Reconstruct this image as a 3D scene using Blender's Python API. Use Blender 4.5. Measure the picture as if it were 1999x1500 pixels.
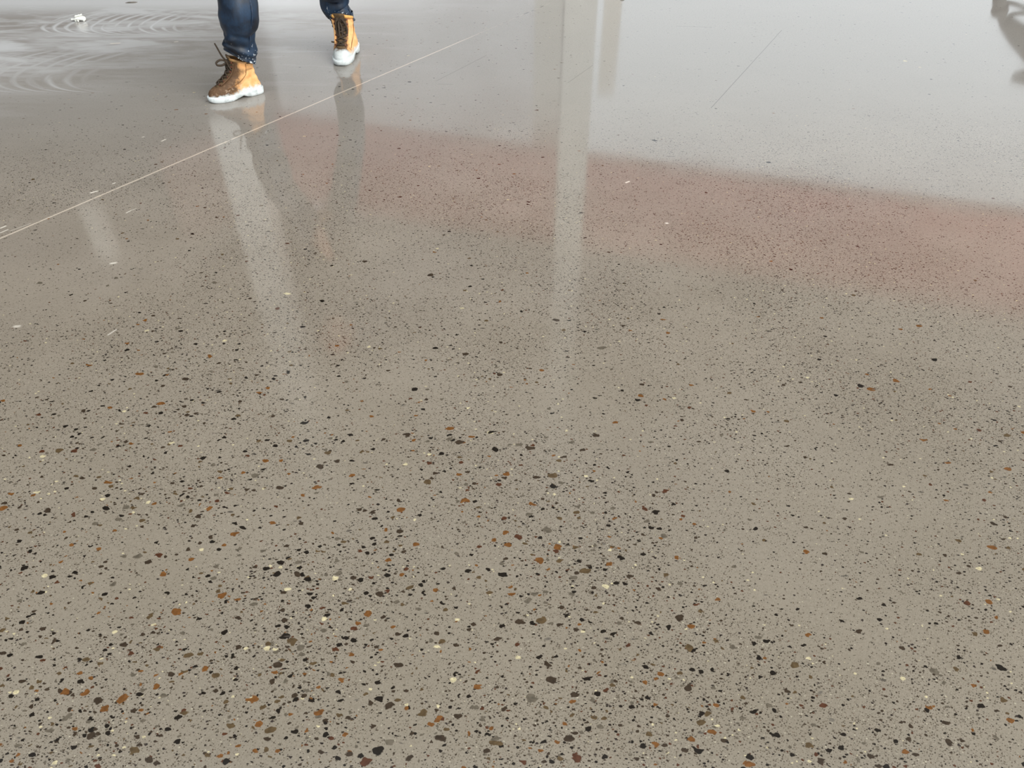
import bpy, bmesh, math, random
from mathutils import Vector, Matrix, noise as mnoise

random.seed(7)
for o in list(bpy.data.objects):
    bpy.data.objects.remove(o)
S = bpy.context.scene
COL = S.collection
R = math.radians

# ------------------------------------------------------------------ camera
CAM_H, PITCH = 1.5, 41.0
cd = bpy.data.cameras.new('camera')
cd.sensor_fit = 'HORIZONTAL'
cd.sensor_width = 36.0
cd.lens = 36.0 * 1500 / 1999
cd.clip_start, cd.clip_end = 0.02, 300
cam = bpy.data.objects.new('camera', cd)
COL.objects.link(cam)
cam.location = (0, 0, CAM_H)
cam.rotation_euler = (R(90 - PITCH), 0, 0)
S.camera = cam

# ------------------------------------------------------------------ sky, sun, exposure
world = bpy.data.worlds.new('sky')
S.world = world
world.use_nodes = True
bg = world.node_tree.nodes['Background']
bg.inputs['Color'].default_value = (0.93, 1.0, 1.04, 1)
bg.inputs['Strength'].default_value = 1.5
sd = bpy.data.lights.new('sun', 'SUN')
sd.energy = 2.5
sd.angle = R(50)
sd.color = (1.0, 0.95, 0.86)
sun = bpy.data.objects.new('sun', sd)
COL.objects.link(sun)
sun.rotation_euler = Vector((-0.70, 0.62, -0.66)).to_track_quat('-Z', 'Y').to_euler()
S.view_settings.view_transform = 'Standard'
S.view_settings.look = 'None'
S.view_settings.gamma = 1
S.view_settings.use_curve_mapping = False
S.view_settings.exposure = 0.0


# ------------------------------------------------------------------ helpers
def srgb(r, g, b):
    f = lambda c: (c / 255 / 12.92) if c / 255 <= 0.04045 else ((c / 255 + 0.055) / 1.055) ** 2.4
    return (f(r), f(g), f(b), 1)


def floor_at(x, y):
    """photograph pixel -> point of the floor"""
    u, v = (x - 999.5) / 1500, -(y - 750) / 1500
    c, s = math.cos(R(PITCH)), math.sin(R(PITCH))
    dy, dz = c + v * s, -s + v * c
    t = CAM_H / -dz
    return (u * t, dy * t)


def tag(o, label=None, cat=None, group=None, kind=None):
    if label: o['label'] = label
    if cat: o['category'] = cat
    if group: o['group'] = group
    if kind: o['kind'] = kind
    return o


def empty(name, loc=(0, 0, 0)):
    o = bpy.data.objects.new(name, None)
    o.empty_display_size = 0.1
    COL.objects.link(o)
    o.location = loc
    return o


def build(name, verts, faces, mat, parent=None, smooth=True, matrix=None, subdiv=0):
    me = bpy.data.meshes.new(name)
    me.from_pydata([tuple(v) for v in verts], [], faces)
    bm = bmesh.new()
    bm.from_mesh(me)
    bmesh.ops.recalc_face_normals(bm, faces=bm.faces)
    bm.to_mesh(me)
    bm.free()
    if smooth:
        for p in me.polygons: p.use_smooth = True
    if mat: me.materials.append(mat)
    o = bpy.data.objects.new(name, me)
    COL.objects.link(o)
    if parent: o.parent = parent
    if matrix is not None: o.matrix_local = matrix
    if subdiv:
        m = o.modifiers.new('subdivision', 'SUBSURF')
        m.levels = m.render_levels = subdiv
    return o


class MB:
    """collects shapes into one mesh"""

    def __init__(self):
        self.v, self.f = [], []

    def add(self, v, f):
        k = len(self.v)
        self.v += [Vector(p) for p in v]
        self.f += [tuple(i + k for i in q) for q in f]

    def rings(self, rings, cap0=True, cap1=True):
        n = len(rings[0])
        v = [p for r in rings for p in r]
        f = []
        for i in range(len(rings) - 1):
            for j in range(n):
                a, b = i * n + j, i * n + (j + 1) % n
                f.append((a, b, b + n, a + n))
        if cap0: f.append(tuple(range(n))[::-1])
        if cap1: f.append(tuple(range((len(rings) - 1) * n, len(rings) * n)))
        self.add(v, f)

    def box(self, x0, x1, y0, y1, z0, z1):
        v = [(x, y, z) for z in (z0, z1) for x, y in ((x0, y0), (x1, y0), (x1, y1), (x0, y1))]
        self.add(v, [(3, 2, 1, 0), (4, 5, 6, 7), (0, 1, 5, 4), (1, 2, 6, 5), (2, 3, 7, 6), (3, 0, 4, 7)])

    def tube(self, pts, r, n=8, flat=1.0):
        pts = [Vector(p) for p in pts]
        rad = r if hasattr(r, '__len__') else [r] * len(pts)
        rings = []
        t0 = (pts[1] - pts[0]).normalized()
        up = Vector((0, 0, 1)) if abs(t0.z) < 0.9 else Vector((1, 0, 0))
        a = t0.cross(up).normalized()
        for i, p in enumerate(pts):
            t = (pts[min(i + 1, len(pts) - 1)] - pts[max(i - 1, 0)]).normalized()
            a = (a - t * a.dot(t)).normalized()
            b = t.cross(a)
            rings.append([p + (a * math.cos(2 * math.pi * k / n) + b * math.sin(2 * math.pi * k / n) * flat) * rad[i]
                          for k in range(n)])
        self.rings(rings)

    def build(self, name, mat, parent=None, **k):
        return build(name, self.v, self.f, mat, parent, **k)


def spline(pts, n=8):
    """Catmull-Rom through the points"""
    pts = [Vector(p) for p in pts]
    out = []
    for i in range(len(pts) - 1):
        p0, p1, p2, p3 = pts[max(i - 1, 0)], pts[i], pts[i + 1], pts[min(i + 2, len(pts) - 1)]
        for k in range(n):
            t = k / n
            out.append(0.5 * ((2 * p1) + (p2 - p0) * t + (2 * p0 - 5 * p1 + 4 * p2 - p3) * t * t
                              + (3 * p1 - p0 - 3 * p2 + p3) * t ** 3))
    out.append(pts[-1])
    return out


def lerp_table(tab, t):
    for i in range(len(tab) - 1):
        a, b = tab[i], tab[i + 1]
        if t <= b[0]:
            k = 0 if b[0] == a[0] else max(0, (t - a[0]) / (b[0] - a[0]))
            return [a[j] + (b[j] - a[j]) * k for j in range(1, len(a))]
    return list(tab[-1][1:])


class Nodes:
    """terse builder of shader node trees"""

    def __init__(self, name):
        self.m = bpy.data.materials.new(name)
        self.m.use_nodes = True
        self.t = self.m.node_tree
        self.bsdf = self.t.nodes['Principled BSDF']

    def put(self, sock, v):
        if isinstance(v, bpy.types.NodeSocket):
            self.t.links.new(v, sock)
        elif v is not None:
            sock.default_value = v

    def node(self, kind, **props):
        n = self.t.nodes.new(kind)
        for k, v in props.items(): setattr(n, k, v)
        return n

    def math(self, op, a, b=None, c=None, clamp=False):
        n = self.node('ShaderNodeMath', operation=op, use_clamp=clamp)
        self.put(n.inputs[0], a)
        if b is not None: self.put(n.inputs[1], b)
        if c is not None: self.put(n.inputs[2], c)
        return n.outputs[0]

    def add(self, a, b): return self.math('ADD', a, b)
    def sub(self, a, b): return self.math('SUBTRACT', a, b)
    def mul(self, a, b): return self.math('MULTIPLY', a, b)

    def vec(self, op, a, b=None, scale=None):
        n = self.node('ShaderNodeVectorMath', operation=op)
        self.put(n.inputs[0], a)
        if b is not None: self.put(n.inputs[1], b)
        if scale is not None: self.put(n.inputs['Scale'], scale)
        return n.outputs['Value'] if op in ('DOT_PRODUCT', 'LENGTH', 'DISTANCE') else n.outputs[0]

    def coord(self, which='Object'):
        return self.node('ShaderNodeTexCoord').outputs[which]

    def xyz(self, v):
        n = self.node('ShaderNodeSeparateXYZ')
        self.put(n.inputs[0], v)
        return n.outputs

    def comb(self, x, y, z=0.0):
        n = self.node('ShaderNodeCombineXYZ')
        for i, q in enumerate((x, y, z)): self.put(n.inputs[i], q)
        return n.outputs[0]

    def mapping(self, v, loc=(0, 0, 0), rot=(0, 0, 0), scale=(1, 1, 1)):
        n = self.node('ShaderNodeMapping')
        self.put(n.inputs[0], v)
        n.inputs[1].default_value, n.inputs[2].default_value, n.inputs[3].default_value = loc, rot, scale
        return n.outputs[0]

    def noise(self, v, scale, detail=2.0, rough=0.5, color=False, dist=0.0):
        n = self.node('ShaderNodeTexNoise')
        self.put(n.inputs['Vector'], v)
        n.inputs['Scale'].default_value = scale
        n.inputs['Detail'].default_value = detail
        n.inputs['Roughness'].default_value = rough
        n.inputs['Distortion'].default_value = dist
        return n.outputs['Color' if color else 'Fac']

    def range(self, v, a, b, c=0.0, d=1.0, smooth=True):
        n = self.node('ShaderNodeMapRange', interpolation_type='SMOOTHSTEP' if smooth else 'LINEAR', clamp=True)
        for i, q in enumerate((v, a, b, c, d)): self.put(n.inputs[i], q)
        return n.outputs[0]

    def mix(self, f, a, b, blend='MIX'):
        n = self.node('ShaderNodeMix', data_type='RGBA', blend_type=blend)
        self.put(n.inputs[0], f)
        self.put(n.inputs[6], a)
        self.put(n.inputs[7], b)
        return n.outputs[2]

    def ramp(self, v, stops, interp='LINEAR'):
        n = self.node('ShaderNodeValToRGB')
        self.put(n.inputs[0], v)
        cr = n.color_ramp
        cr.interpolation = interp
        while len(cr.elements) < len(stops): cr.elements.new(0.5)
        for e, (p, c) in zip(cr.elements, stops):
            e.position, e.color = p, c
        return n.outputs[0]

    def bump(self, h, strength=0.3, dist=0.005):
        n = self.node('ShaderNodeBump')
        n.inputs['Strength'].default_value = strength
        n.inputs['Distance'].default_value = dist
        self.put(n.inputs['Height'], h)
        self.t.links.new(n.outputs[0], self.bsdf.inputs['Normal'])

    def done(self, color=None, rough=None, **kw):
        if color is not None: self.put(self.bsdf.inputs['Base Color'], color)
        if rough is not None: self.put(self.bsdf.inputs['Roughness'], rough)
        for k, v in kw.items(): self.put(self.bsdf.inputs[k.replace('_', ' ')], v)
        return self.m


def plain(name, col, rough=0.6, var=0.12, scale=20.0, **kw):
    n = Nodes(name)
    f = n.noise(n.coord(), scale, 4)
    dark = tuple(c * (1 - var) for c in col[:3]) + (1,)
    lite = tuple(min(1, c * (1 + var)) for c in col[:3]) + (1,)
    return n.done(n.mix(n.range(f, 0.3, 0.7), dark, lite), rough, **kw)


# ------------------------------------------------------------------ floor material
def floor_material():
    n = Nodes('polished_concrete')
    P = n.coord('Object')
    X, Y, _ = n.xyz(P)

    # exposed stone: how much the grinding has opened at each place
    big = n.noise(P, 1.3, 3, 0.55)
    big2 = n.noise(n.mapping(P, loc=(7.3, 2.1, 0)), 3.1, 3, 0.5)
    near = n.range(Y, 0.55, 3.3, 1.0, 0.0)
    near3 = n.mul(n.mul(near, near), near)
    edge = n.range(n.sub(Y, n.mul(X, 0.04)), 2.7, 4.0, 1.0, 0.0)
    patch = n.range(n.add(n.mul(big, 0.6), n.mul(big2, 0.4)), 0.36, 0.62, 0.35, 1.25)
    left = n.range(X, -0.45, 0.9, 1.6, 0.42)
    # a patch of tight, unopened paste on the left
    cx, cy = floor_at(170, 500)
    tight = n.range(n.vec('LENGTH', n.comb(n.sub(X, cx), n.sub(Y, cy))), 0.25, 0.62)
    edge = n.mul(edge, n.add(n.mul(tight, 0.75), 0.25))

    slurry_pale, slurry = slurry_mask(n, P, X, Y)
    clean = n.math('SUBTRACT', 1.0, slurry, clamp=True)

    base = n.mix(n.range(n.noise(P, 2.2, 4, 0.6), 0.3, 0.7), srgb(139, 129, 117), srgb(150, 140, 128))
    base = n.mix(n.mul(n.range(n.noise(n.mapping(P, loc=(3, 9, 0)), 0.9, 2), 0.42, 0.7), 0.5), base, srgb(143, 134, 125))
    base = n.mix(n.mul(near, 0.55), base, srgb(125, 117, 101))                  # darker, browner tone towards the near side
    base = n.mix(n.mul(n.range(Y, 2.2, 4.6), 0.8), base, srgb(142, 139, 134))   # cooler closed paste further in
    grain = n.noise(P, 330, 3, 0.7)
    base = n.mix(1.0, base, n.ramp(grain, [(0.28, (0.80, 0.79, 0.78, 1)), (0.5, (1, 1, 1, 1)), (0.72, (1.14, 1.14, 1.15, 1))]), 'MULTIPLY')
    grain2 = n.noise(P, 110, 2, 0.6)
    base = n.mix(0.6, base, n.ramp(grain2, [(0.3, (0.86, 0.85, 0.84, 1)), (0.55, (1.04, 1.04, 1.04, 1))]), 'MULTIPLY')

    def layer(col, scale, amount, rmin, rmax, stops, rot, sx, warp, soft, strength=1.0):
        q = n.mapping(P, loc=(rot * 3.1, rot * 1.7, 0), rot=(0, 0, rot), scale=(1, sx, 1))
        w = n.vec('SUBTRACT', n.noise(q, scale * 1.6, 1.5, 0.6, color=True), (0.5, 0.5, 0.5))
        q = n.vec('ADD', q, n.vec('SCALE', w, scale=warp / scale))
        v = n.node('ShaderNodeTexVoronoi', voronoi_dimensions='2D', feature='F1')
        n.put(v.inputs['Vector'], q)
        v.inputs['Scale'].default_value = scale
        v.inputs['Randomness'].default_value = 0.95
        s = n.node('ShaderNodeSeparateColor')
        n.put(s.inputs[0], v.outputs['Color'])
        g2 = n.mul(s.outputs[1], s.outputs[1])
        r = n.add(n.mul(g2, rmax - rmin), rmin)
        inside = n.range(n.sub(r, v.outputs['Distance']), -soft, soft)
        here = n.math('LESS_THAN', s.outputs[0], amount)
        m = n.mul(n.mul(n.mul(inside, here), clean), strength)
        tone = n.noise(q, scale * 3.0, 2)
        c = n.ramp(s.outputs[2], stops, 'CONSTANT')
        c = n.mix(0.7, c, n.ramp(tone, [(0.3, (0.6, 0.6, 0.6, 1)), (0.7, (1.3, 1.3, 1.3, 1))]), 'MULTIPLY')
        return n.mix(m, col, c), m

    dk, br, am, ru = srgb(26, 20, 14), srgb(56, 45, 34), srgb(108, 70, 34), srgb(76, 46, 30)
    cr, gy, ol, bl = srgb(190, 178, 144), srgb(94, 86, 74), srgb(84, 68, 46), srgb(52, 44, 40)
    # fine sand, small stones, medium stones, large stones
    amt = n.mul(n.mul(patch, n.add(n.mul(edge, 0.90), 0.04)), 0.74)
    base, m0 = layer(base, 210, amt, 0.10, 0.42,
                     [(0, srgb(72, 60, 48)), (0.40, srgb(94, 84, 70)), (0.62, srgb(50, 40, 30)), (0.95, srgb(176, 168, 148))], 0.4, 1.3, 0.6, 0.10, 0.85)
    amt = n.mul(n.mul(patch, n.add(n.mul(edge, 0.66), 0.02)), 0.62)
    base, m1 = layer(base, 105, amt, 0.08, 0.40,
                     [(0, dk), (0.34, br), (0.60, gy), (0.74, ru), (0.84, bl), (0.955, cr)], 1.1, 1.45, 0.7, 0.06)
    amt = n.mul(n.mul(n.mul(patch, left), n.add(n.mul(near3, 0.62), 0.03)), 0.62)
    base, m2 = layer(base, 52, amt, 0.09, 0.40,
                     [(0, dk), (0.34, br), (0.56, am), (0.65, gy), (0.76, ru), (0.82, ol), (0.96, cr)], 2.0, 1.4, 0.7, 0.04)
    amt = n.mul(n.mul(n.mul(patch, left), n.add(n.mul(near3, 0.58), 0.006)), 0.55)
    base, m3 = layer(base, 30, amt, 0.08, 0.34,
                     [(0, dk), (0.26, br), (0.42, am), (0.66, ru), (0.74, ol), (0.84, gy), (0.98, cr)], 0.7, 1.35, 0.7, 0.03)
    # sparse dark flecks in the closed far surface
    base, m4 = layer(base, 16, 0.10, 0.03, 0.12, [(0, srgb(70, 64, 58)), (0.6, srgb(96, 90, 82))], 1.6, 2.2, 0.5, 0.03, 0.8)

    # slurry left by the grinder
    base = n.mix(slurry, base, n.mix(slurry_pale, srgb(160, 155, 151), srgb(214, 215, 217)))

    # saw-cut joint filled with pale dust, hairline cracks, chalky scuffs
    def seg(p0, p1, w, wob=0.004):
        d = Vector((p1[0] - p0[0], p1[1] - p0[1]))
        L = d.length
        d /= L
        ax = n.vec('SUBTRACT', P, (p0[0], p0[1], 0))
        along = n.vec('DOT_PRODUCT', ax, (d.x, d.y, 0))
        across = n.vec('DOT_PRODUCT', ax, (-d.y, d.x, 0))
        across = n.add(across, n.mul(n.sub(n.noise(P, 9, 3), 0.5), wob))
        a = n.range(n.math('ABSOLUTE', across), w * 0.6, w * 1.4, 1.0, 0.0)
        b = n.mul(n.range(along, -w, w), n.range(along, L - w, L + w, 1.0, 0.0))
        return n.mul(a, b), along

    j0, j1 = floor_at(-150, 530), floor_at(1074, 6)
    jm, along = seg(j0, j1, 0.0042)
    L = math.dist(j0, j1)
    cut = n.range(n.noise(n.mapping(P, loc=(1, 5, 0)), 14, 3, 0.7), 0.30, 0.42)
    fill = n.mul(jm, n.mul(n.range(along, L * 0.72, L * 0.83, 1.0, 0.12), cut))
    base = n.mix(n.mul(fill, 0.85), base, srgb(206, 192, 176))
    gap = n.mul(jm, n.mul(n.range(along, L * 0.84, L * 0.9), n.range(n.noise(P, 11, 2), 0.48, 0.56)))
    base = n.mix(n.mul(gap, 0.9), base, srgb(62, 60, 58))
    for a, b, w, k in (((1388, 211), (1526, 59), 0.0022, 0.75), ((852, 158), (950, 108), 0.003, 0.4),
                       ((1108, 162), (1158, 127), 0.003, 0.35), ((1320, 51), (1390, 53), 0.004, 0.3),
                       ((1300, 305), (1318, 306), 0.004, 0.5), ((855, 164), (885, 165), 0.003, 0.4)):
        m, _ = seg(floor_at(*a), floor_at(*b), w, 0.003)
        base = n.mix(n.mul(m, k), base, srgb(88, 82, 76))
    for a, b, w, k in (((176, 377), (191, 373), 0.005, 0.9), ((219, 359), (226, 357), 0.004, 0.8),
                       ((246, 416), (256, 411), 0.003, 0.7), ((256, 411), (266, 407), 0.002, 0.5),
                       ((214, 515), (228, 513), 0.006, 0.6), ((315, 276), (324, 272), 0.004, 0.8),
                       ((277, 268), (282, 267), 0.004, 0.6), ((1221, 357), (1229, 354), 0.004, 1.0),
                       ((1299, 436), (1305, 436), 0.005, 0.9), ((0, 446), (12, 441), 0.004, 0.8),
                       ((0, 455), (16, 448), 0.003, 0.7), ((20, 451), (60, 436), 0.002, 0.4),
                       ((210, 655), (228, 643), 0.003, 0.5), ((26, 638), (40, 637), 0.006, 0.5),
                       ((215, 85), (235, 84), 0.008, 0.8), ((340, 82), (348, 81), 0.006, 0.7)):
        m, _ = seg(floor_at(*a), floor_at(*b), w, 0.003)
        base = n.mix(n.mul(m, k), base, srgb(226, 218, 206))

    rough = n.add(n.range(n.noise(P, 4, 3), 0.3, 0.7, 0.055, 0.085), n.mul(slurry, 0.16))
    rough = n.add(rough, n.mul(n.range(Y, 0.8, 2.6, 1.0, 0.0), 0.06))
    return n.done(base, rough, Specular_IOR_Level=0.5)


def slurry_mask(n, P, X, Y):
    """pale arcs dragged by the grinding head, and the film around them"""
    wob = n.mul(n.sub(n.noise(P, 3.0, 2), 0.5), 0.10)

    def arcs(cy, r_low, a_low, r_up, a_up, pitch, x0, x1):
        dy = n.sub(Y, cy)
        up = n.math('GREATER_THAN', dy, 0.0)
        rad = n.add(r_low, n.mul(up, r_up - r_low))
        wid = n.add(a_low, n.mul(up, a_up - a_low))
        q = n.math('DIVIDE', dy, rad)
        inside = n.math('SQRT', n.math('MAXIMUM', n.sub(1.0, n.mul(q, q)), 0.0))
        t = n.add(n.sub(X, n.mul(wid, n.sub(1.0, inside))), n.mul(wob, 0.6))     # leftmost reach of each pass of the head
        ph = n.math('FRACT', n.mul(t, 1 / pitch))
        line = n.range(n.math('ABSOLUTE', n.sub(ph, 0.5)), 0.03, 0.40, 1.0, 0.0)
        line = n.mul(line, n.range(n.noise(n.comb(n.mul(t, 7.0), n.mul(Y, 1.6)), 3, 2), 0.30, 0.62, 0.35, 1.0))
        bound = n.mul(n.range(t, x0, x0 + 0.06), n.range(t, x1 - 0.2, x1 + 0.15, 1.0, 0.0))
        lim = n.range(n.math('ABSOLUTE', q), 0.95, 1.02, 1.0, 0.0)
        fade = n.range(q, 0.35, 0.95, 1.0, 0.35)
        streaky = n.range(n.noise(n.mapping(P, scale=(1, 5, 1)), 2.5, 4, 0.6), 0.32, 0.62, 0.2, 1.0)
        rim = n.mul(streaky, n.range(n.math('ABSOLUTE', n.add(n.add(dy, r_low), wob)), 0.0, 0.15, 1.0, 0.0))
        rim = n.mul(rim, n.mul(n.range(X, x0 - 0.5, x0 + 0.3), n.range(X, x1 + 0.1, x1 + 0.5, 1.0, 0.0)))
        return n.mul(n.mul(n.mul(line, bound), lim), fade), rim

    a1, r1 = arcs(5.24, 0.20, 0.32, 0.62, 1.0, 0.076, -3.06, -2.1)
    a2, r2 = arcs(4.34, 0.27, 0.40, 0.70, 1.1, 0.10, -3.1, -2.35)
    q = n.mapping(P, rot=(0, 0, 0.35), scale=(1, 3.2, 1))
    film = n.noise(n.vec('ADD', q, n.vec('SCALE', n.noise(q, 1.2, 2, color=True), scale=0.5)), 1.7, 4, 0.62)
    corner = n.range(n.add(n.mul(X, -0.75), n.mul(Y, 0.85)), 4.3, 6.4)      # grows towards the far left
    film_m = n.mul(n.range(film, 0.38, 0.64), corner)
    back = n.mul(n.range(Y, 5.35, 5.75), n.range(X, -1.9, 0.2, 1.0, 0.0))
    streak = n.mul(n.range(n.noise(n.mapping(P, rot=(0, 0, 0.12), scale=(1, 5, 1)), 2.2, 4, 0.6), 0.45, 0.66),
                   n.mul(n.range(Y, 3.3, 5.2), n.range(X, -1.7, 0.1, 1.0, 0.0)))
    pale_m = n.math('MAXIMUM', n.math('MAXIMUM', a1, n.mul(a2, 0.7)), n.math('MAXIMUM', n.mul(r1, 0.8), n.mul(r2, 0.35)))
    pale_m = n.math('MAXIMUM', pale_m, n.math('MAXIMUM', n.mul(film_m, 0.95), n.math('MAXIMUM', back, n.mul(streak, 0.6))))
    cover = n.math('MAXIMUM', n.mul(corner, 0.85), n.mul(pale_m, 0.9))
    return pale_m, cover


# ------------------------------------------------------------------ the setting
m_floor = floor_material()
mb = MB()
mb.box(-16, 16, -8, 24, -0.15, 0)
tag(mb.build('floor', m_floor, smooth=False), 'polished grey concrete floor with exposed brown and dark stones', 'floor', kind='structure')

m_grey = plain('grey_cladding', srgb(100, 102, 102), 0.6, 0.06, 3)
m_upper = plain('upper_cladding', srgb(150, 150, 146), 0.6, 0.06, 3)
m_deck = plain('pale_roof_deck', srgb(190, 190, 186), 0.7, 0.10, 2)
m_white = plain('white_column_paint', srgb(240, 240, 234), 0.5, 0.03, 6)
m_strip = plain('strip_white', srgb(250, 250, 246), 0.4, 0.02, 6)
m_red = plain('red_oxide_paint', srgb(216, 92, 90), 0.6, 0.10, 3)


def sheeting(name, tint, lo, hi):
    """milky plastic sheet: part of the daylight comes straight through"""
    n = Nodes(name)
    d = n.node('ShaderNodeBsdfDiffuse'); d.inputs[0].default_value = tint
    t = n.node('ShaderNodeBsdfTransparent')
    m = n.node('ShaderNodeMixShader')
    n.put(m.inputs[0], n.range(n.noise(n.coord(), 0.8, 2), 0.3, 0.7, lo, hi))
    n.t.links.new(t.outputs[0], m.inputs[1]); n.t.links.new(d.outputs[0], m.inputs[2])
    out = [k for k in n.t.nodes if k.type == 'OUTPUT_MATERIAL'][0]
    n.t.links.new(m.outputs[0], out.inputs[0])
    return n.m


def structure(name, boxes, mat):
    mb = MB()
    for q in boxes: mb.box(*q)
    return tag(mb.build(name, mat, smooth=False), kind='structure')


structure('wall_left', [(-9.5, -9.2, -8, 14.2, 0, 9)], m_grey)
structure('wall_back', [(-9.2, -4.3, 14.0, 14.2, 0, 9)], m_grey)
structure('wall_far', [(-4.3, 14, 14.0, 14.2, 6.2, 9)], m_upper)
structure('unseen_sheet_1', [(-4.3, 0.85, 13.0, 13.02, 0.0, 5.2)], sheeting('milky_sheeting', srgb(236, 236, 240), 0.30, 0.45))  # added plastic sheet, its thinness set for the mirrored brightness
structure('ceiling', [(-9.5, 14, 4.2, 14.2, 9, 9.2)], m_deck)
structure('column', [(0.575, 0.93, 9.0, 9.37, 0, 9)], m_white)
structure('unseen_sheet_2', [(1.22, 1.46, 11.0, 11.02, 0, 2.6)], sheeting('warm_sheeting', srgb(244, 232, 208), 0.25, 0.4))  # added sheet strip, invented for a pale warm band in the reflection
structure('unseen_strip_1', [(0.32, 0.72, 11.5, 11.6, 0, 5)], m_white)  # added post, put in to darken one strip of the reflection
# unseen white box on the left, shaped for a bright strip in the reflection
structure('unseen_strip_2', [(-3.62, -3.16, 9.0, 9.4, 2.15, 9)], m_strip)
structure('unseen_strip_3', [(-5.62, -5.40, 9.0, 9.2, 3.3, 4.1)], m_white)  # added floating block, sized for a faint pale streak in the reflection
# deep red girder running across the bay and returning on the left
m_red_dull = plain('dulled_red_paint', srgb(150, 104, 96), 0.6, 0.10, 3)  # red of the return dulled in colour to weaken its reflection
for (xa, ya), (xb, yb), mt in (((-3.9, 12.55), (8.5, 8.7), m_red), ((-4.1, 12.5), (-5.4, 11.1), m_red_dull)):
    mb = MB()
    d = Vector((xb - xa, yb - ya)).normalized()
    nrm = Vector((-d.y, d.x)) * 0.15
    for z0, z1, k in ((3.5, 3.54, 1.0), (3.54, 4.96, 0.12), (4.96, 5.0, 1.0)):
        c = [(xa + nrm.x * k, ya + nrm.y * k), (xb + nrm.x * k, yb + nrm.y * k), (xb - nrm.x * k, yb - nrm.y * k), (xa - nrm.x * k, ya - nrm.y * k)]
        mb.add([(x, y, z) for z in (z0, z1) for x, y in c],
               [(3, 2, 1, 0), (4, 5, 6, 7), (0, 1, 5, 4), (1, 2, 6, 5), (2, 3, 7, 6), (3, 0, 4, 7)])
    tag(mb.build('beam', mt, smooth=False), kind='structure')


# ------------------------------------------------------------------ boot materials
def leather(name, brown_lo, brown_hi, white_lo, white_hi, toe_white, heel_white):
    """wheat nubuck, dirt-browned towards the laces and toe, caked with pale slurry low down"""
    n = Nodes(name)
    P = n.coord('Object')
    x, y, z = n.xyz(P)
    nz = n.noise(P, 26, 4, 0.62)
    nz2 = n.noise(n.mapping(P, loc=(3, 1, 2)), 60, 4, 0.65)
    c = n.mix(n.range(nz, 0.3, 0.7), srgb(228, 166, 104), srgb(248, 194, 134))
    w = n.add(n.add(x, n.mul(z, 0.35)), n.mul(n.sub(nz, 0.5), 0.16))
    c = n.mix(n.range(w, brown_lo, brown_hi), c, n.mix(nz2, srgb(58, 40, 26), srgb(116, 84, 54)))
    spots = n.mul(n.range(nz2, 0.54, 0.64), n.mul(n.range(z, 0.03, 0.11, 0.75, 0.0), n.range(n.math('ABSOLUTE', n.sub(x, 0.14)), 0.03, 0.10, 1.0, 0.2)))
    c = n.mix(spots, c, srgb(224, 200, 176))
    h = n.add(n.sub(z, n.mul(n.sub(nz, 0.5), 0.06)), n.mul(n.range(x, 0.19, 0.26), -toe_white))
    h = n.sub(h, n.mul(n.range(x, 0.10, 0.14, 1.0, 0.0), heel_white))
    c = n.mix(n.range(h, white_lo, white_hi, 0.95, 0.0), c, n.mix(nz2, srgb(190, 197, 198), srgb(224, 229, 229)))
    c = n.mix(n.mul(n.range(nz2, 0.64, 0.72), 0.75), c, srgb(112, 84, 62))
    n.bump(nz2, 0.35, 0.004)
    return n.done(c, 0.75)


def slurry_rubber(name):
    n = Nodes(name)
    P = n.coord('Object')
    a = n.noise(P, 34, 4, 0.6)
    c = n.mix(n.range(a, 0.32, 0.6), srgb(184, 191, 192), srgb(222, 228, 229))
    c = n.mix(n.range(n.noise(n.mapping(P, loc=(5, 2, 1)), 55, 3), 0.66, 0.74), c, srgb(150, 140, 134))
    n.bump(a, 0.3, 0.003)
    return n.done(c, 0.6)


m_leather_a = leather('dirty_wheat_leather', 0.125, 0.185, 0.030, 0.050, -0.005, 0.018)
m_leather_b = leather('clean_wheat_leather', 0.222, 0.252, 0.032, 0.058, 0.034, 0.0)
m_sole = slurry_rubber('slurry_caked_rubber')
m_tongue = plain('brown_tongue_fabric', srgb(92, 72, 48), 0.85, 0.35, 70)
m_lace = plain('dark_brown_lace', srgb(58, 46, 34), 0.8, 0.35, 120)
m_collar = plain('padded_collar_leather', srgb(222, 168, 92), 0.7, 0.15, 50)
m_collar_dirty = plain('muddy_collar_leather', srgb(140, 104, 62), 0.7, 0.35, 40)
m_eyelet = plain('rust_brown_eyelet', srgb(110, 60, 40), 0.45, 0.1, 50)
m_seam = plain('dark_seam_thread', srgb(120, 78, 38), 0.8, 0.1, 50)
m_sock = plain('grey_brown_sock', srgb(70, 58, 46), 0.9, 0.2, 60)


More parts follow.
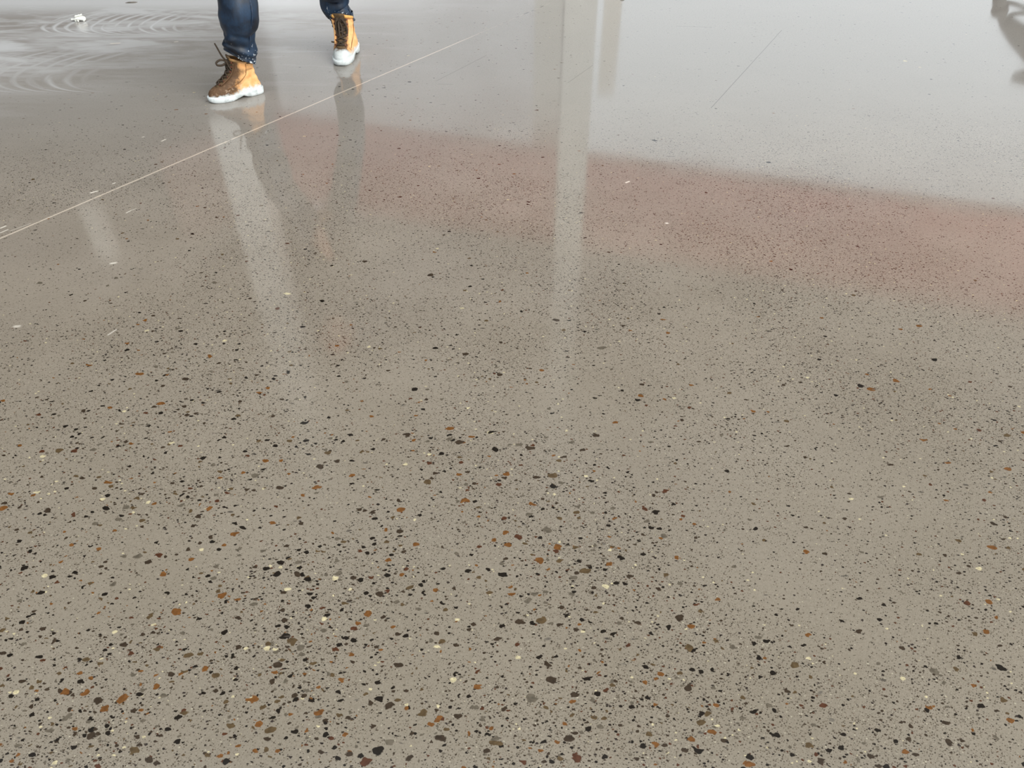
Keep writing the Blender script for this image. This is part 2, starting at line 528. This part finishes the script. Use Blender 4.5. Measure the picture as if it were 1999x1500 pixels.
def boot(name, parent, mat, mat_collar, loc, heading, pitch=0.0, roll=0.0, side=1, bow='b', scale=1.0, lean=0.0, wide=1.0, side_lean=0.0):
    """work boot in its own space: heel back at x=0, toe at x=0.295, z up; side=+1 has its outer side on +y"""
    N = 40
    ball = Vector((0.215, 0, 0))
    M = (Matrix.Translation(loc) @ Matrix.Rotation(heading, 4, 'Z') @ Matrix.Translation(ball)
         @ Matrix.Rotation(pitch, 4, 'Y') @ Matrix.Rotation(roll, 4, 'X') @ Matrix.Translation(-ball) @ Matrix.Diagonal((scale, scale * wide, scale, 1)))

    def flex(mb):
        """ankle bent forward, collar higher in front"""
        for p in mb.v:
            k = max(0.0, p.z - 0.06)
            p.z += max(0.0, (p.z - 0.13) / 0.06) * 0.013 * max(-0.6, min(1.2, (p.x - 0.07) / 0.07))
            p.x += k * lean
            p.y += k * side_lean
        return mb

    def outline(back, front, wid, k=0.0):
        """closed foot outline between two x; wid = half widths at heel, waist, ball, k grows it"""
        pts = []
        for j in range(N):
            a = 2 * math.pi * j / N
            cx, sy = math.cos(a), math.sin(a)
            u = 0.5 + 0.5 * math.copysign(abs(cx) ** 0.82, cx)
            x = back + (front - back) * u
            hw, ww, bw = wid
            w = lerp_table([(0, hw), (0.18, hw), (0.42, ww), (0.72, bw), (1.0, bw * 0.92)], u)[0]
            ey = abs(sy) ** 0.72 * (1 if sy >= 0 else -1)
            bend = 0.010 * math.sin(math.pi * max(0, u - 0.3) / 0.7) * -side * 0.6
            pts.append(Vector((x + (k * (1 if u > 0.5 else -1)), ey * (w + k) + bend, 0)))
        return pts

    # upper: rings from the welt to the collar
    tab = [  # z, back, front, heel half width, waist, ball
        (0.020, 0.004, 0.290, 0.034, 0.036, 0.047),
        (0.032, 0.002, 0.294, 0.036, 0.038, 0.049),
        (0.045, 0.002, 0.292, 0.037, 0.038, 0.049),
        (0.058, 0.004, 0.283, 0.037, 0.037, 0.047),
        (0.070, 0.007, 0.264, 0.036, 0.036, 0.044),
        (0.080, 0.009, 0.240, 0.036, 0.035, 0.040),
        (0.090, 0.010, 0.220, 0.035, 0.035, 0.037),
        (0.104, 0.011, 0.196, 0.035, 0.036, 0.035),
        (0.120, 0.011, 0.172, 0.036, 0.038, 0.034),
        (0.140, 0.010, 0.148, 0.038, 0.041, 0.036),
        (0.160, 0.007, 0.134, 0.040, 0.044, 0.039),
        (0.180, 0.003, 0.126, 0.042, 0.047, 0.042),
        (0.196, 0.001, 0.123, 0.043, 0.048, 0.043)]
    rings = []
    zs = [t[0] for t in tab]
    fine = []
    for i in range(len(zs) - 1):
        fine += [zs[i] + (zs[i + 1] - zs[i]) * k / 3 for k in range(3)]
    fine.append(zs[-1])
    for z in fine:
        b, f, hw, ww, bw = lerp_table(tab, z)
        ring = outline(b, f, (hw, ww, bw))
        for p in ring:
            p.z = z
            # ankle creases and soft dents
            cr = 0.0022 * math.sin(z * 150 + p.x * 40) * max(0, min(1, (z - 0.06) / 0.04)) * max(0, min(1, (0.19 - z) / 0.03))
            nv = mnoise.noise(Vector((p.x * 22, p.y * 22 + side * 5, z * 22))) * 0.0022
            c = Vector((p.x - 0.5 * (b + f), p.y, 0))
            p.xy += (c.normalized() * (cr + nv)).xy if c.length > 1e-6 else Vector((0, 0))
        rings.append(ring)
    # roll the rim inwards so the collar has thickness
    inner = [Vector((0.07 + (p.x - 0.07) * 0.86, p.y * 0.84, p.z - 0.002)) for p in rings[-1]]
    inner2 = [Vector((0.07 + (p.x - 0.07) * 0.84, p.y * 0.82, p.z - 0.05)) for p in rings[-1]]
    mb = MB()
    mb.rings(rings + [inner, inner2], True, True)
    up = flex(mb).build(name, mat, parent, matrix=M)

    # sole: welt, midsole and lugged outsole with a raised arch before the heel
    mb = MB()
    srings = []
    for z, k, kb in ((0.0, -0.003, 1), (0.004, 0.002, 1), (0.016, 0.004, 0.6), (0.024, 0.0045, 0.1), (0.031, 0.0045, 0), (0.0335, 0.001, 0)):
        ring = outline(-0.002, 0.298, (0.037, 0.034, 0.050), k)
        for p in ring:
            arch = max(0.0, 1 - abs(p.x - 0.122) / 0.036) ** 0.7 if abs(p.x - 0.122) < 0.036 else 0
            toe = max(0, (p.x - 0.25) / 0.05) ** 2 * 0.008
            heel_lift = max(0, 1 - p.x / 0.10) if p.x < 0.10 else 0
            p.z = z + (arch * 0.016 + toe) * kb + (0.006 * min(1, heel_lift * 3) if z > 0.02 else 0)
        srings.append(ring)
    mb.rings(srings)
    sole = mb.build('sole', m_sole, up)
    def front(z):
        return lerp_table(tab, z)[1]

    # tongue, rising above the collar
    mb = MB()
    rr = []
    for k in range(15):
        z = 0.078 + k * 0.0095
        x = front(min(z, 0.196)) - 0.004 + max(0, z - 0.19) * 0.25
        w = 0.020 + 0.012 * k / 14
        rr.append([Vector((x + 0.007 * math.cos(a) - 0.35 * abs(math.sin(a)) * w * 0.5, w * math.sin(a), z)) for a in [2 * math.pi * j / 14 for j in range(14)]])
    mb.rings(rr)
    flex(mb).build('tongue', m_tongue, up)

    # padded collar round the ankle, open at the tongue
    mb = MB()
    pts = []
    for j in range(31):
        a = R(38) + R(284) * j / 30
        pts.append((0.069 + 0.066 * math.cos(a), 0.042 * math.sin(a), 0.192 + 0.008 * math.cos(a * 1.0) + (0.006 if 12 < j < 18 else 0)))
    mb.tube(pts, 0.0085, 10)
    flex(mb).build('collar', mat_collar, up)

    # eyelet flaps, eyelets and the criss-crossed lace
    mb_l = MB()
    lev = [0.088, 0.104, 0.122, 0.142, 0.163, 0.183]
    pos = {}
    for i, z in enumerate(lev):
        fx = front(z)
        for s in (-1, 1):
            y = s * (0.022 + 0.0020 * i)
            p = Vector((fx - 0.0035 - 0.002 * i * 0.4, y, z + 0.002))
            pos[i, s] = p
            nrm = Vector((0.75, s * 0.45, 0.45)).normalized()
            ring = []
            a = nrm.orthogonal().normalized(); b = nrm.cross(a)
            c0 = p + nrm * 0.001
            me_ = MB()
            me_.rings([[c0 + nrm * h + (a * math.cos(t) + b * math.sin(t)) * r for t in [2 * math.pi * q / 10 for q in range(10)]]
                       for h, r in ((0, 0.005), (0.003, 0.005), (0.004, 0.0035), (0.002, 0.002))])
            flex(me_).build('eyelet', m_eyelet, up)
    for s in (-1, 1):
        mb_f = MB(); mb_f.tube(spline([pos[i, s] + Vector((-0.003, s * 0.007, -0.002)) for i in range(6)], 4), 0.006, 8, 0.55)
        flex(mb_f).build('eyelet_flap', mat, up)
    for i in range(5):
        for s in (-1, 1):
            a, b = pos[i, s], pos[i + 1, -s]
            mid = (a + b) / 2 + Vector((0.011, 0, 0.006))
            mb_l.tube(spline([a, mid, b], 5), 0.0038, 6)
    for i in (0, 3, 5):
        a, b = pos[i, -1], pos[i, 1]
        mb_l.tube(spline([a, (a + b) / 2 + Vector((0.010, 0, 0.004)), b], 5), 0.0040, 6)
    flex(mb_l).build('lace', m_lace, up)

    mb = MB()   # knot, loops and loose ends
    k0 = (pos[5, -1] + pos[5, 1]) / 2 + Vector((0.016, 0, -0.004))
    if bow == 'a':
        mb.tube(spline([k0 + Vector((-0.004, -0.010, 0)), k0, k0 + Vector((0.003, 0.010, 0.002))], 4), 0.012, 8)
        mb.tube(spline([k0, k0 + Vector((0.014, -0.004, 0.024)), k0 + Vector((0.022, -0.002, 0.054)), k0 + Vector((0.028, 0.0, 0.080))], 5), [0.0062 - 0.00015 * q for q in range(16)], 6)
        mb.tube(spline([k0, k0 + Vector((0.028, 0.004, 0.012)), k0 + Vector((0.055, 0.006, 0.006)), k0 + Vector((0.058, 0.004, -0.006)),
                        k0 + Vector((0.03, 0.004, -0.010)), k0], 5), 0.0046, 6)
        mb.tube(spline([k0, k0 + Vector((0.004, 0.02, -0.01)), k0 + Vector((0.0, 0.036, -0.028))], 5), 0.0046, 6)
        mb.tube(spline([k0, k0 + Vector((0.01, -0.018, -0.014)), k0 + Vector((0.012, -0.03, -0.035)), k0 + Vector((0.014, -0.018, -0.03)), k0], 5), 0.0046, 6)
    else:
        def d(x, y, z): return k0 + Vector((x, y, z))
        mb.tube(spline([d(-0.004, -0.014, 0.004), d(0, 0, 0), d(0, 0.014, 0.006)], 4), 0.011, 8)
        mb.tube(spline([d(0, 0, 0), d(0.010, 0.018, 0.004), d(0.014, 0.030, -0.022), d(0.022, 0.026, -0.050), d(0.024, 0.010, -0.052), d(0.014, 0.006, -0.02), d(0, 0, 0)], 5), 0.0046, 6)
        mb.tube(spline([d(0, 0, 0), d(0.010, -0.014, 0.0), d(0.020, -0.020, -0.03), d(0.040, -0.016, -0.058), d(0.044, -0.006, -0.05), d(0.018, -0.004, -0.012), d(0, 0, 0)], 5), 0.0046, 6)
        mb.tube(spline([d(0, 0, 0), d(0.018, -0.006, -0.03), d(0.046, -0.018, -0.070), d(0.056, -0.034, -0.086), d(0.060, -0.052, -0.084)], 5), 0.0046, 6)
        mb.tube(spline([d(0, 0, 0), d(0.018, 0.006, -0.03), d(0.050, 0.006, -0.074), d(0.070, 0.008, -0.094)], 5), 0.0046, 6)
    bw = flex(mb).build('lace_bow', m_lace, up)

    # side seam running from the collar down to the vamp, both sides
    for s in (-1, 1):
        mb, pts = MB(), []
        for q in range(15):
            t = q / 14
            z = 0.186 - 0.118 * t
            u = lerp_table([(0, 0.40), (0.5, 0.38), (0.8, 0.50), (1, 0.72)], t)[0]
            b, f, hw, ww, bw_ = lerp_table(tab, z)
            w = lerp_table([(0, hw), (0.18, hw), (0.42, ww), (0.72, bw_), (1.0, bw_ * 0.92)], u)[0]
            cx = 2 * u - 1
            sy = math.sqrt(max(0, 1 - (abs(cx) ** (1 / 0.82)) ** 2)) ** 0.72
            bend = 0.010 * math.sin(math.pi * max(0, u - 0.3) / 0.7) * -side * 0.6
            pts.append((b + (f - b) * u, s * (w * sy + 0.001) + bend, z))
        mb.tube(pts, 0.0014, 6)
        flex(mb).build('seam', m_seam, up)
    return up, M


# ------------------------------------------------------------------ person
person = empty('person', (-1.17, 4.25, 0))
tag(person, 'walking person in dark blue jeans and tan lace-up work boots caked with white slurry', 'person')
off = Vector(person.location)


def W(x, y, z): return Vector((x, y, z)) - off


toe_a = Vector((-1.555, 3.930, 0)); head_a = math.atan2(-0.522, -0.853)
da = Vector((math.cos(head_a), math.sin(head_a), 0))
boot_a, MA = boot('boot', person, m_leather_a, m_collar_dirty, W(*(toe_a - da * 0.280)), head_a, R(0), 0, side=-1, bow='a', scale=0.94, lean=0.17)
boot_a['label'] = 'tan work boot with muddy brown toe and pale slurry on the sole'
toe_b = Vector((-0.972, 4.475, 0)); head_b = math.atan2(-0.99, -0.12)
db = Vector((math.cos(head_b), math.sin(head_b), 0))
boot_b, MBm = boot('boot', person, m_leather_b, m_collar, W(*(toe_b - db * 0.305)), head_b, R(1), 0, side=1, bow='b', scale=1.04, lean=0.05, wide=1.14, side_lean=-0.17)
boot_b['label'] = 'tan work boot with white caked toe and clean orange side'


# ------------------------------------------------------------------ jeans
def denim():
    n = Nodes('wet_dark_denim')
    P = n.coord('Object')
    x, y, z = n.xyz(P)
    f = n.noise(P, 9, 4, 0.6)
    c = n.mix(n.range(f, 0.34, 0.68), srgb(6, 17, 32), srgb(24, 50, 76))
    wv = n.noise(n.mapping(P, scale=(1, 1, 0.25)), 260, 2)
    c = n.mix(0.5, c, n.ramp(wv, [(0.35, (0.7, 0.7, 0.7, 1)), (0.65, (1.3, 1.3, 1.3, 1))]), 'MULTIPLY')
    # slurry splashes on the cuff
    sp = n.noise(P, 72, 2.5, 0.65)
    low = n.range(z, 0.18, 0.32, 1.0, 0.0)
    m = n.mul(n.range(sp, n.sub(0.74, n.mul(low, 0.14)), n.sub(0.77, n.mul(low, 0.14))), n.range(n.sub(x, n.mul(y, 0.2)), -0.24, -0.16))
    c = n.mix(n.mul(m, low), c, srgb(214, 220, 226))
    n.bump(wv, 0.25, 0.002)
    return n.done(c, n.range(f, 0.3, 0.7, 0.34, 0.6))


m_denim = denim()
m_glint_seam = plain('glinting_seam', srgb(30, 48, 72), 0.4, 0.6, 90)  # strong tone noise paints broken glints along the seam


def leg_rings(path, folds, phase, squash=1.0, n=36, tilt=None):
    """path rows: x, y, z, radius; many rings with stacked folds near the hem"""
    rings, cen = [], []
    pts = spline([p[:3] for p in path], 10)
    rads = [v.x for v in spline([(p[3], 0, 0) for p in path], 10)]
    L = 0
    for i, p in enumerate(pts):
        if i: L += (p - pts[i - 1]).length
        t = (pts[min(i + 1, len(pts) - 1)] - pts[max(i - 1, 0)]).normalized()
        a = t.cross(Vector((0, 1, 0))).normalized()
        b = t.cross(a)
        ring = []
        fade = math.exp(-(L / folds) ** 2)
        for j in range(n):
            th = 2 * math.pi * j / n
            r = rads[i]
            r += 0.0042 * fade * math.sin(L * 130 + 3.0 * mnoise.noise(Vector((math.cos(th) * 1.2, math.sin(th) * 1.2 + phase, L * 12))) + 1.6 * math.sin(th + phase) + 2 * th * 0.5 * math.sin(phase))
            r += 0.008 * mnoise.noise(Vector((math.cos(th) * 1.8 + phase, math.sin(th) * 1.8, L * 14))) * (1 + fade)
            if i == 0: r *= 0.97
            q = p + (a * math.cos(th) * squash + b * math.sin(th)) * r
            if tilt: q.z += tilt[1] * (q - p).dot(tilt[0]) / r * max(0, 1 - L / 0.12)   # hem rides up over the tongue
            ring.append(q)
        rings.append(ring)
        cen.append((p, a, b, rads[i]))
    return rings, cen


mb = MB()
hipA, hipB = (-1.25, 4.20, 0.88), (-1.09, 4.32, 0.88)
ra, ca = leg_rings([(-1.377, 4.032, 0.196, 0.064), (-1.373, 4.032, 0.225, 0.069), (-1.367, 4.033, 0.26, 0.072), (-1.357, 4.035, 0.32, 0.080),
                    (-1.336, 4.039, 0.42, 0.094), (-1.340, 4.09, 0.54, 0.084), (-1.288, 4.14, 0.70, 0.086), hipA + (0.095,)], 0.13, 0.6, tilt=(da, 0.032))
inner = [Vector((c[0].x, c[0].y, c[0].z)) + (p - c[0]) * 0.9 for c, p in [(ca[0], q) for q in ra[0]]]
mb.rings([[p + Vector((0, 0, 0.05)) for p in inner], inner] + ra, False, False)
rb, cb = leg_rings([(-0.980, 4.740, 0.158, 0.064), (-0.990, 4.740, 0.21, 0.069), (-1.010, 4.737, 0.255, 0.079), (-1.003, 4.72, 0.34, 0.084),
                    (-0.995, 4.60, 0.48, 0.080), (-1.034, 4.44, 0.70, 0.086), hipB + (0.095,)], 0.09, 2.2, tilt=(db, -0.008))
inner = [cb[0][0] + (q - cb[0][0]) * 0.9 for q in rb[0]]
mb.rings([[p + Vector((0, 0, 0.05)) for p in inner], inner] + rb, False, False)
hips = []
for z, w, d, y in ((0.83, 0.13, 0.09, 4.26), (0.88, 0.175, 0.115, 4.26), (0.94, 0.195, 0.125, 4.26), (1.02, 0.175, 0.115, 4.25), (1.06, 0.170, 0.110, 4.25)):
    ang = math.atan2(4.33 - 4.20, -1.08 + 1.27)
    hips.append([Vector((-1.175 + w * math.cos(t) * math.cos(ang) - d * math.sin(t) * math.sin(ang),
                         y + w * math.cos(t) * math.sin(ang) + d * math.sin(t) * math.cos(ang), z)) for t in [2 * math.pi * j / 32 for j in range(32)]])
mb.rings(hips)
mb.v = [v - off for v in mb.v]
jeans = mb.build('jeans', m_denim, person)
# outer side seams
for cen, th0, n_ in ((ca, R(-35), 50), (cb, R(-20), 45)):
    pts = []
    for (p, a, b, r) in cen[2:n_]:
        best = None
        # right-hand side of the leg as the camera sees it
        dirv = Vector((math.cos(th0), math.sin(th0), 0))
        pts.append(p + dirv * (r + 0.003) - off)
    mb = MB()
    mb.tube(pts, 0.0022, 6)
    mb.build('side_seam', m_glint_seam, jeans)

# ------------------------------------------------------------------ body, jacket, hard hat (above the frame, mirrored in the floor)
m_skin = plain('skin', srgb(196, 140, 112), 0.5, 0.06, 20, Subsurface_Weight=0.1)
m_jacket = plain('dark_olive_jacket', srgb(66, 66, 58), 0.8, 0.15, 12)
m_hat = plain('orange_hard_hat', srgb(224, 104, 40), 0.35, 0.03, 10)
fw = Vector((-0.55, -0.835, 0)).normalized()       # the way the person faces
rt = Vector((fw.y, -fw.x, 0))                      # person's right
C0 = Vector((-1.17, 4.24, 0))


def B(f, r, z): return C0 + fw * f + rt * r + Vector((0, 0, z)) - off


def body_mesh():
    verts, edges, rad = [], [], []

    def chain(pts, start=None):
        prev = start
        for p, r in pts:
            verts.append(p); rad.append(r)
            k = len(verts) - 1
            if prev is not None: edges.append((prev, k))
            prev = k
        return prev
    pel = chain([(B(0, 0, 0.93), 0.10)])
    ch = chain([(B(0.01, 0, 1.08), 0.105), (B(0.03, 0, 1.25), 0.125), (B(0.03, 0, 1.38), 0.11)], pel)
    nk = chain([(B(0.03, 0, 1.46), 0.055), (B(0.05, 0, 1.53), 0.052)], ch)
    chain([(B(0.065, 0, 1.58), 0.075), (B(0.07, 0, 1.65), 0.088), (B(0.06, 0, 1.71), 0.072)], nk)
    for s, sw in ((1, -0.10), (-1, 0.14)):
        w = chain([(B(0.02, s * 0.17, 1.40), 0.055), (B(0.0 + sw * 0.4, s * 0.22, 1.14), 0.043), (B(0.06 + sw, s * 0.22, 0.90), 0.028), (B(0.075 + sw, s * 0.22, 0.85), 0.034)], ch)
        for q in range(4):
            fo = -0.03 + 0.02 * q
            ln = (0.065, 0.078, 0.074, 0.058)[q]
            chain([(B(0.08 + sw + fo, s * 0.222, 0.80), 0.010), (B(0.088 + sw + fo, s * 0.216, 0.80 - ln * 0.5), 0.009), (B(0.088 + sw + fo, s * 0.205, 0.80 - ln), 0.008)], w)
        chain([(B(0.115 + sw, s * 0.205, 0.835), 0.011), (B(0.13 + sw, s * 0.19, 0.80), 0.009)], w)
    for hip, cc in ((hipA, ca), (hipB, cb)):
        n_ = len(cc)
        chain([(cc[int(n_ * k)][0] - off, cc[int(n_ * k)][3] * 0.72) for k in (0.93, 0.7, 0.5, 0.3, 0.06)], pel)
    me = bpy.data.meshes.new('body')
    me.from_pydata([tuple(v) for v in verts], edges, [])
    me.materials.append(m_skin)
    o = bpy.data.objects.new('body', me)
    COL.objects.link(o)
    o.parent = person
    o.modifiers.new('skin', 'SKIN').use_smooth_shade = True
    sk = me.skin_vertices[0].data if me.skin_vertices else None
    if sk is None:
        bm = bmesh.new(); bm.from_mesh(me); bm.verts.layers.skin.verify(); bm.to_mesh(me); bm.free()
        sk = me.skin_vertices[0].data
    for i, r in enumerate(rad):
        sk[i].radius = (r, r)
        sk[i].use_root = i == 0
    s = o.modifiers.new('subdivision', 'SUBSURF')
    s.levels = s.render_levels = 2
    return o


body_mesh()
mb = MB()
tor = []
for z, w, d, f in ((0.90, 0.20, 0.135, 0.0), (0.98, 0.20, 0.14, 0.0), (1.10, 0.195, 0.14, 0.01), (1.24, 0.205, 0.145, 0.025), (1.36, 0.20, 0.135, 0.03),
                   (1.42, 0.16, 0.11, 0.03), (1.465, 0.085, 0.08, 0.035), (1.50, 0.075, 0.075, 0.04)):
    tor.append([B(f + d * math.sin(t), w * math.cos(t), z) + Vector(mnoise.noise_vector(Vector((math.cos(t) * 2, math.sin(t) * 2, z * 8)))) * 0.008
                for t in [2 * math.pi * j / 32 for j in range(32)]])
mb.rings(tor)
for s, sw in ((1, -0.10), (-1, 0.14)):
    mb.tube(spline([B(0.02, s * 0.15, 1.40), B(0.02, s * 0.205, 1.36), B(sw * 0.4, s * 0.225, 1.14), B(0.045 + sw * 0.9, s * 0.222, 0.94)], 6), [0.075 - 0.0013 * q for q in range(19)], 16)
mb.build('jacket', m_jacket, person)
mb = MB()
hat = [[B(0.06 + (0.118 * k) * math.sin(t), 0.10 * k * math.cos(t), z) for t in [2 * math.pi * j / 28 for j in range(28)]]
       for z, k in ((1.675, 1.22), (1.680, 1.24), (1.688, 1.02), (1.72, 0.98), (1.76, 0.82), (1.785, 0.55), (1.795, 0.18))]
mb.rings(hat)
mb.build('hard_hat', m_hat, person)
def bit(name, mat, *tube):
    mb = MB(); mb.tube(*tube); return mb.build(name, mat, person)


m_eye = plain('dark_eye', srgb(50, 40, 34), 0.3, 0.05, 5)
for s in (-1, 1):
    bit('ear', m_skin, [B(0.05, s * 0.090, 1.665), B(0.045, s * 0.098, 1.64), B(0.055, s * 0.090, 1.61)], [0.010, 0.014, 0.008], 8)
    bit('eye', m_eye, [B(0.140, s * 0.046, 1.652), B(0.148, s * 0.034, 1.655), B(0.146, s * 0.022, 1.652)], [0.003, 0.007, 0.003], 8)
bit('nose', m_skin, [B(0.155, 0, 1.655), B(0.172, 0, 1.63), B(0.160, 0, 1.615)], [0.008, 0.013, 0.010], 8)
bit('mouth', m_skin, [B(0.142, -0.024, 1.585), B(0.150, 0, 1.588), B(0.142, 0.024, 1.585)], [0.004, 0.007, 0.004], 8)


# ------------------------------------------------------------------ loose things on the floor
def scrap_material():
    n = Nodes('white_foam')
    f = n.noise(n.coord(), 60, 4, 0.6)
    n.bump(f, 0.4, 0.004)
    return n.done(n.mix(f, srgb(240, 242, 230), srgb(255, 255, 252)), 0.6)


sx, sy = floor_at(156, 42)
mb = MB()
scrap = empty('crumpled_scrap', (sx, sy, 0))
tag(scrap, 'small crumpled white scrap lying on slurry-streaked concrete', 'scrap')
# faceted lump: low pointed nose on the left, raised folded top, open pocket underneath
prof = [(-0.052, 0.030, 0.010, 0.006), (-0.044, 0.026, 0.018, 0.014), (-0.030, 0.022, 0.028, 0.018), (-0.016, 0.020, 0.042, 0.022), (-0.004, 0.018, 0.054, 0.024),
        (0.010, 0.014, 0.056, 0.024), (0.024, 0.012, 0.050, 0.022), (0.036, 0.010, 0.044, 0.018), (0.044, 0.014, 0.036, 0.010)]
rr = []
for x, zb, zt, hw in prof:
    ring = []
    for j in range(16):
        a = 2 * math.pi * j / 16
        z = (zb + (zt - zb) * (0.5 + 0.5 * math.sin(a))) * 0.72 - 0.002
        p = Vector((x, hw * math.cos(a), z))
        p += Vector(mnoise.noise_vector(p * 60)) * 0.004
        ring.append(p)
    rr.append(ring)
mb.rings(rr)
for x, y in ((-0.022, -0.008), (0.030, -0.006), (0.012, 0.012), (-0.004, -0.014)):
    mb.tube([(x, y, 0.0), (x + 0.002, y, 0.010), (x, y * 0.5, 0.022)], [0.005, 0.007, 0.010], 8)
mf = scrap_material()
mb.build('crumpled_body', mf, scrap, subdiv=1)
mb = MB()
rr = []
for k in range(9):
    x = -0.014 + k * 0.0060
    z = 0.040 + 0.0012 * k + 0.0015 * math.sin(k * 1.9)
    rr.append([Vector((x, -0.012 + 0.010 * math.cos(a), z + 0.005 * math.sin(a) - 0.004)) for a in [2 * math.pi * j / 10 for j in range(10)]])
mb.rings(rr)
mb.tube([(-0.012, -0.010, 0.028), (-0.014, -0.012, 0.038)], 0.007, 8)
mb.build('folded_flap', mf, scrap, subdiv=1)


def lump(name, px, py, dims, mat, label, cat, seed, rot=0.0):
    x, y = floor_at(px, py)
    bm = bmesh.new()
    bmesh.ops.create_icosphere(bm, subdivisions=3, radius=1)
    for v in bm.verts:
        v.co *= 1 + 0.35 * mnoise.noise(v.co * 1.5 + Vector((seed, 0, 0)))
        v.co = Vector((v.co.x * dims[0], v.co.y * dims[1], v.co.z * dims[2]))
    zm = min(v.co.z for v in bm.verts)
    for v in bm.verts: v.co.z -= zm
    me = bpy.data.meshes.new(name)
    bm.to_mesh(me); bm.free()
    me.materials.append(mat)
    o = bpy.data.objects.new(name, me)
    COL.objects.link(o)
    o.location = (x, y, 0)
    o.rotation_euler = (0, 0, rot)
    return tag(o, label, cat)


m_stone = plain('dark_stone', srgb(60, 54, 44), 0.7, 0.2, 80)
lump('stone_chip', 1215, -2, (0.016, 0.012, 0.006), m_stone, 'tiny dark stone chip on the bright floor at the far edge', 'stone', 3)
lump('splinter', 257, 6, (0.036, 0.006, 0.004), plain('grey_wood', srgb(104, 98, 90), 0.8, 0.2, 60), 'thin dark splinter on the pale slurry beyond the white scrap', 'splinter', 5, R(8))

# ------------------------------------------------------------------ made-up machine beyond the right edge, shaped only for its mirror image
m_mach = plain('grey_machine_paint', srgb(74, 70, 66), 0.6, 0.1, 10)
m_hose = plain('dark_hose', srgb(60, 60, 58), 0.6, 0.1, 10)
gx, gy = 4.05, 6.6
g = empty('unseen_machine', (gx, gy, 0))
tag(g, 'unseen grey machine shape with hoses, added for its mirror image in the floor', 'unseen machine')
def pt(px, py, D):
    """point at depth D whose mirror image falls on a pixel of the photograph, relative to the machine"""
    u, v = (px - 999.5) / 1500, -(py - 750) / 1500
    c, s = math.cos(R(PITCH)), math.sin(R(PITCH))
    t = D / (c + v * s)
    return Vector((u * t - gx, D - gy, -(-s + v * c) * t - CAM_H))
D0 = gy
mb = MB(); mb.tube([Vector((pt(1952, 0, D0).x, 0, 0.06)), pt(1952, -20, D0), pt(1951, 8, D0), pt(1956, 34, D0), pt(1962, 44, D0)], [0.060, 0.052, 0.050, 0.036, 0.040], 14); mb.build('mast', m_mach, g)
mb = MB(); mb.tube([pt(1951, 12, D0), pt(1951, 17, D0), pt(1953, 25, D0), pt(1954, 30, D0)], [0.050, 0.062, 0.060, 0.046], 14); mb.build('clamp', m_mach, g)
mb = MB(); mb.tube(spline([pt(1960, 40, D0), pt(1972, 52, D0), pt(1992, 72, D0), pt(2022, 100, D0)], 5), [0.044 + 0.0042 * q for q in range(16)], 14); mb.build('tank', m_mach, g)
mb = MB(); mb.tube([(0.10, 0, 0.0), (0.10, 0, 0.03), (0.10, 0, 0.12), (0.10, 0, 0.14)], [0.24, 0.26, 0.26, 0.20], 28); mb.build('base_disc', m_mach, g)
for pts in ([pt(1962, 5, D0), pt(1980, 8, D0), pt(1999, 15, D0), pt(2030, 26, D0)], [pt(1962, 38, D0), pt(1974, 29, D0), pt(1999, 26, D0), pt(2030, 30, D0)]):
    mb = MB(); mb.tube(spline(pts, 6), 0.017, 10); mb.build('hose', m_hose, g)
mb = MB(); mb.tube([pt(2022, 100, D0), pt(2026, 150, D0)], 0.035, 10); mb.build('post', m_mach, g)
mb = MB(); mb.tube([pt(1974, 153, D0), pt(1980, 151, D0), pt(2000, 150, D0), pt(2030, 152, D0)], [0.012, 0.04, 0.065, 0.07], 16); mb.build('control_box', m_mach, g)
